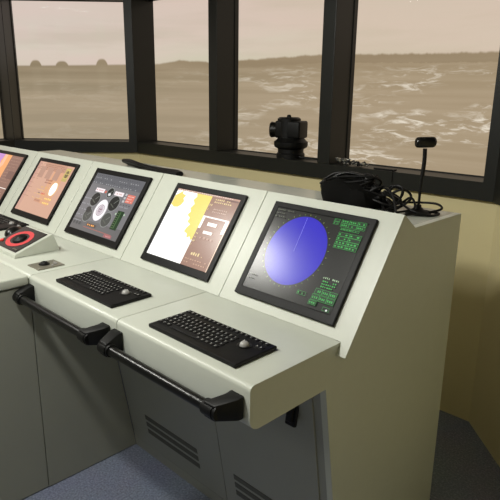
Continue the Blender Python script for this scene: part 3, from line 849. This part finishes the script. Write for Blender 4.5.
# curved screen outside the windows, carrying the projected sea view
def screen_mat():
    m = bpy.data.materials.new('projected_sea_view'); m.use_nodes = True
    nt = m.node_tree; nt.nodes.clear(); L = nt.links.new
    N = nt.nodes.new
    out = N('ShaderNodeOutputMaterial'); em = N('ShaderNodeEmission'); L(em.outputs[0], out.inputs[0])
    uv = N('ShaderNodeUVMap'); uv.uv_map = 'UVMap'
    sep = N('ShaderNodeSeparateXYZ'); L(uv.outputs[0], sep.inputs[0])
    def math_(op, a, b=None, c=None, clamp=False):
        n = N('ShaderNodeMath'); n.operation = op; n.use_clamp = clamp
        for k, v in enumerate((a, b, c)):
            if v is None: continue
            if isinstance(v, (int, float)): n.inputs[k].default_value = v
            else: L(v, n.inputs[k])
        return n.outputs[0]
    U, V = sep.outputs['X'], sep.outputs['Y']         # U: bearing in degrees / 100, V: height in metres
    def noise(su, sv, scale, det=4, rough=0.5, off=0.0, dist=0.0):
        cb = N('ShaderNodeCombineXYZ'); L(math_('MULTIPLY_ADD', U, su, off), cb.inputs[0]); L(math_('MULTIPLY', V, sv), cb.inputs[1])
        n = N('ShaderNodeTexNoise'); n.inputs['Scale'].default_value = scale; n.inputs['Detail'].default_value = det
        n.inputs['Roughness'].default_value = rough; n.inputs['Distortion'].default_value = dist
        L(cb.outputs[0], n.inputs['Vector']); return n.outputs['Fac']
    def ramp(fac, stops):
        r = N('ShaderNodeValToRGB'); L(fac, r.inputs['Fac'])
        e = r.color_ramp.elements
        e[0].position, e[0].color = stops[0]; e[1].position, e[1].color = stops[-1]
        for p, c in stops[1:-1]:
            x = e.new(p); x.color = c
        return r.outputs['Color']
    def mix(f, a, b, bl='MIX'):
        n = N('ShaderNodeMix'); n.data_type = 'RGBA'; n.blend_type = bl
        for k, v in (('Factor', f), ('A', a), ('B', b)):
            if isinstance(v, (int, float)): n.inputs[k].default_value = v
            elif isinstance(v, tuple): n.inputs[k].default_value = v
            else: L(v, n.inputs[k])
        return n.outputs['Result']
    # skyline height over the bearing (ramp values = metres - 1.6)
    t = math_('MULTIPLY_ADD', U, 1 / 1.7, 1.1 / 1.7)   # -110..60 deg -> 0..1
    def g(v): return (v, v, v, 1)
    def T(deg): return (deg + 110) / 170.0
    r = N('ShaderNodeValToRGB'); e = r.color_ramp.elements; L(t, r.inputs['Fac'])
    st = [(-100, .05), (-62, .064), (-45, .094), (-41, .100), (-37.5, .132), (-34.5, .126), (-33, .112), (-28.6, .135), (-19.6, .166), (-15.0, .178), (-12, .172), (-4, .160), (6.4, .150), (50, .12)]
    e[0].position = T(st[0][0]); e[0].color = g(st[0][1]); e[1].position = T(st[-1][0]); e[1].color = g(st[-1][1])
    for d_, v in st[1:-1]:
        x = e.new(T(d_)); x.color = g(v)
    hz = math_('ADD', r.outputs['Color'], 1.6)
    trees = noise(60, 0, 1.0, 3, 0.7)
    amp = N('ShaderNodeMapRange'); L(U, amp.inputs['Value']); amp.inputs['From Min'].default_value = -0.43; amp.inputs['From Max'].default_value = -0.36
    amp.inputs['To Min'].default_value = 0.004; amp.inputs['To Max'].default_value = 0.045
    hz = math_('ADD', hz, math_('MULTIPLY', math_('SUBTRACT', trees, 0.5), amp.outputs['Result']))
    for u0, w, h in ((-0.585, 0.008, 0.045), (-0.5485, 0.009, 0.035), (-0.4915, 0.0085, 0.050)):     # islets on the horizon
        d_ = math_('ABSOLUTE', math_('SUBTRACT', U, u0))
        s = math_('SUBTRACT', 1.0, math_('POWER', math_('DIVIDE', d_, w), 3.0), None, True)
        hz = math_('ADD', hz, math_('MULTIPLY', s, h))
    dz = math_('SUBTRACT', V, hz)                       # above the skyline
    up = math_('DIVIDE', dz, 0.9, None, True)
    clouds = noise(2.6, 2.4, 1.0, 4, 0.5, 3.0)
    skyA = ramp(up, [(0.0, lin((205, 203, 180))), (0.16, lin((210, 210, 190))), (0.35, lin((214, 200, 188))), (1.0, lin((208, 196, 182)))])
    sky = mix(ramp(clouds, [(0.36, g(0)), (0.62, g(0.75))]), skyA, lin((222, 198, 190)))
    cl2 = noise(3.5, 5, 1.0, 4, 0.55, 9.0)
    sky = mix(ramp(cl2, [(0.48, g(0)), (0.66, g(0.45))]), sky, lin((190, 178, 160)))
    right = N('ShaderNodeMapRange'); L(U, right.inputs['Value']); right.inputs['From Min'].default_value = -0.55; right.inputs['From Max'].default_value = -0.10
    sky = mix(math_('MULTIPLY', right.outputs['Result'], 0.5), sky, lin((206, 188, 160)))
    # water
    dn = math_('DIVIDE', math_('MULTIPLY', dz, -1.0), 1.0, None, True)
    sea = ramp(dn, [(0.0, lin((146, 130, 104))), (0.05, lin((146, 131, 106))), (0.16, lin((152, 138, 113))), (0.30, lin((163, 148, 124))), (0.65, lin((160, 146, 122)))])
    sea = mix(math_('MULTIPLY', right.outputs['Result'], 0.5), sea, lin((172, 150, 120)))
    land = math_('GREATER_THAN', dz, -0.065)
    band = noise(3.0, 16, 1.0, 4, 0.5, 1.0)
    sea = mix(ramp(band, [(0.40, g(0)), (0.66, g(0.40))]), sea, lin((186, 168, 142)))
    cap = noise(24, 21, 1.0, 6, 0.66, 5.0, 1.0)
    cap2 = noise(6.5, 4.5, 1.0, 3, 0.5, 21.0)
    gate = math_('MULTIPLY', ramp(cap2, [(0.44, g(0)), (0.57, g(1))]), ramp(dn, [(0.07, g(0)), (0.16, g(1)), (0.9, g(1))]))
    gr = N('ShaderNodeMapRange'); L(U, gr.inputs['Value']); gr.inputs['From Min'].default_value = -0.42; gr.inputs['From Max'].default_value = -0.08
    gr.inputs['To Min'].default_value = 0.10; gr.inputs['To Max'].default_value = 1.0
    capf = math_('MULTIPLY', math_('MULTIPLY', ramp(cap, [(0.50, g(0)), (0.64, g(1))]), gate), gr.outputs['Result'])
    sea = mix(capf, sea, lin((232, 222, 204)))
    shade = mix(0.45, sea, lin((140, 122, 96)))
    ground = mix(math_('MULTIPLY', land, math_('MULTIPLY', right.outputs['Result'], 1.0)), sea, shade)
    isl = math_('SUBTRACT', 1.0, math_('MULTIPLY', math_('ABSOLUTE', math_('ADD', dz, 0.03)), 40.0), None, True)
    # edge softness
    edge = N('ShaderNodeMapRange'); L(dz, edge.inputs['Value']); edge.inputs['From Min'].default_value = -0.008; edge.inputs['From Max'].default_value = 0.008
    col = mix(edge.outputs['Result'], ground, sky)
    L(col, em.inputs['Color']); em.inputs['Strength'].default_value = 1.0
    return m
bm = bmesh.new(); uvl = bm.loops.layers.uv.new('UVMap')
RC, cxs, cys = 3.5, -1.3, -0.2
n = 96; prev = None
for k in range(n + 1):
    a = math.radians(-110 + 170 * k / n)
    col = [bm.verts.new((cxs + RC * math.sin(a), cys + RC * math.cos(a), z)) for z in (0.02, 3.2)] + [math.degrees(a) / 100]
    if prev:
        f = bm.faces.new((prev[0], col[0], col[1], prev[1]))
        for lp, (u, v) in zip(f.loops, ((prev[2], 0.02), (col[2], 0.02), (col[2], 3.2), (prev[2], 3.2))): lp[uvl].uv = (u, v)
    prev = col
scr = build('projection_screen', bm, screen_mat(), None, True)
sd = scr.modifiers.new('thickness', 'SOLIDIFY'); sd.thickness = 0.02; sd.offset = 1.0
tag(scr, 'curved screen outside the windows showing a hazy sea, low hills and waves', 'projection screen')

# ------------------------------------------------------------------ things on the window ledge
dv = empty('bearing_scope', (-1.318, 1.655, SILL)); dv.scale = (0.86, 0.86, 1.0); tag(dv, 'black bearing scope with a round eyepiece, standing on the window ledge', 'optical instrument')
bm = bmesh.new(); lathe(bm, [(0.0, 0.0005), (0.092, 0.0005), (0.092, 0.022), (0.084, 0.030), (0.084, 0.050), (0.0, 0.050)], 32); build('base', bm, RUBBER, dv, True)
bm = bmesh.new(); lathe(bm, [(0.080, 0.047), (0.106, 0.060), (0.110, 0.072), (0.110, 0.088), (0.095, 0.098), (0.082, 0.112), (0.0, 0.112)], 32); build('rotating_collar', bm, RUBBER, dv, True)
bm = bmesh.new(); box(bm, -0.088, 0.088, -0.066, 0.066, 0.108, 0.202, 0.012, 3, 0, Matrix.Rotation(0.25, 4, 'Z'))
lathe(bm, [(0.075, 0.11), (0.075, 0.212), (0.062, 0.220), (0, 0.220)], 28, Matrix.Translation((-0.02, 0, 0)))
build('body', bm, RUBBER, dv, True)
bm = bmesh.new(); mm = frame_mat((-0.075, -0.02, 0.150), (0, 0, 1), (0.5, -0.86, 0), (-0.86, -0.5, 0))
lathe(bm, [(0.022, 0.0), (0.024, 0.012), (0.040, 0.022), (0.044, 0.060), (0.038, 0.068), (0.024, 0.062), (0.0, 0.060)], 26, mm); build('eyepiece', bm, BLACK, dv, True)
bm = bmesh.new(); lathe(bm, [(0.014, 0.219), (0.014, 0.228), (0.009, 0.234), (0, 0.235)], 16, Matrix.Translation((-0.005, -0.02, 0))); build('top_knob', bm, RUBBER, dv, True)
bm = bmesh.new(); tube(bm, [(0.085, -0.02, 0.012), (0.13, 0.0, 0.006), (0.17, 0.02, 0.006), (0.20, 0.05, 0.005)], 0.005, 8); build('cable', bm, RUBBER, dv, True)

fo = empty('crumpled_wrapper', (-0.872, 1.605, SILL)); tag(fo, 'small crumpled silvery wrapper on the window ledge beside the window post', 'litter')
bm = bmesh.new()
for k in range(16):
    x, y = rnd.uniform(-0.075, 0.085), rnd.uniform(-0.025, 0.03)
    pts = [(x + rnd.uniform(-.02, .02), y + rnd.uniform(-.015, .015), rnd.uniform(0.004, 0.035 if x < 0 else 0.02)) for _ in range(4)]
    tube(bm, pts, rnd.uniform(0.003, 0.0055), 5, 3)
for v in bm.verts: v.co.z = max(v.co.z, 0.0006)
build('foil', bm, FOIL, fo)
bm = bmesh.new()
for k in range(6):
    x, y = rnd.uniform(-0.05, 0.06), rnd.uniform(-0.02, 0.02)
    tube(bm, [(x, y, 0.01), (x + 0.02, y + 0.01, 0.025), (x + 0.035, y - 0.005, 0.008)], 0.004, 5, 3)
for v in bm.verts: v.co.z = max(v.co.z, 0.0006)
build('dark_tie', bm, RUBBER, fo)
st = empty('black_bar', (-0.678, 1.602, SILL)); tag(st, 'small flat black bar lying on the window ledge above the cable pile', 'bar')
bm = bmesh.new(); box(bm, -0.056, 0.056, -0.014, 0.014, 0.0003, 0.007, 0.002, 2); build('body', bm, RUBBER, st)
bm = bmesh.new(); tube(bm, [(0.052, -0.01, 0.004), (0.060, -0.020, 0.002), (0.062, -0.0355, 0.0), (0.062, -0.0355, -0.05)], 0.0015, 6); build('cord', bm, RUBBER, st, True)

# ------------------------------------------------------------------ light
def area(name, loc, size, sy, power, col, rot=(0, 0, 0)):
    l = bpy.data.lights.new(name, 'AREA'); l.shape = 'RECTANGLE'; l.size = size; l.size_y = sy; l.energy = power; l.color = col
    o = bpy.data.objects.new(name, l); o.location = loc; o.rotation_euler = rot; COL.objects.link(o); return o
area('ceiling_lamp', (-0.60, -0.74, 2.20), 0.20, 0.14, 22, (1.0, 0.985, 0.92), (math.radians(42), 0, 0))
area('ceiling_lamp', (-2.0, -0.72, 2.30), 0.5, 0.3, 29, (1.0, 0.985, 0.91))
area('ceiling_lamp', (-0.5, -2.4, 2.40), 0.6, 0.6, 9, (1.0, 0.985, 0.91))
w = bpy.data.worlds.new('room_ambient'); S.world = w; w.use_nodes = True
w.node_tree.nodes['Background'].inputs[0].default_value = lin((150, 146, 130)); w.node_tree.nodes['Background'].inputs[1].default_value = 0.15

# ------------------------------------------------------------------ camera
cam = bpy.data.cameras.new('camera'); co = bpy.data.objects.new('camera', cam); COL.objects.link(co)
yaw, pitch, roll, f = 0.7748, 0.2708, 0.0129, 565.249
cy_, sy_ = math.cos(yaw), math.sin(yaw); cp_, sp_ = math.cos(pitch), math.sin(pitch)
fwd = Vector((-sy_ * cp_, cy_ * cp_, -sp_)); right = Vector((cy_, sy_, 0)); up = right.cross(fwd)
r2 = right * math.cos(roll) + up * math.sin(roll); u2 = up * math.cos(roll) - right * math.sin(roll)
M_ = Matrix.Identity(4)
for i, v in enumerate((r2, u2, -fwd)): M_[0][i], M_[1][i], M_[2][i] = v
M_.translation = (0.76, -0.7825, 1.4589)
co.matrix_world = M_
cam.sensor_width = 36; cam.lens = f / 500 * 36; cam.clip_start = 0.05
S.camera = co
S.view_settings.view_transform = 'Standard'; S.view_settings.look = 'None'
S.view_settings.exposure = 0.0; S.view_settings.gamma = 1.0
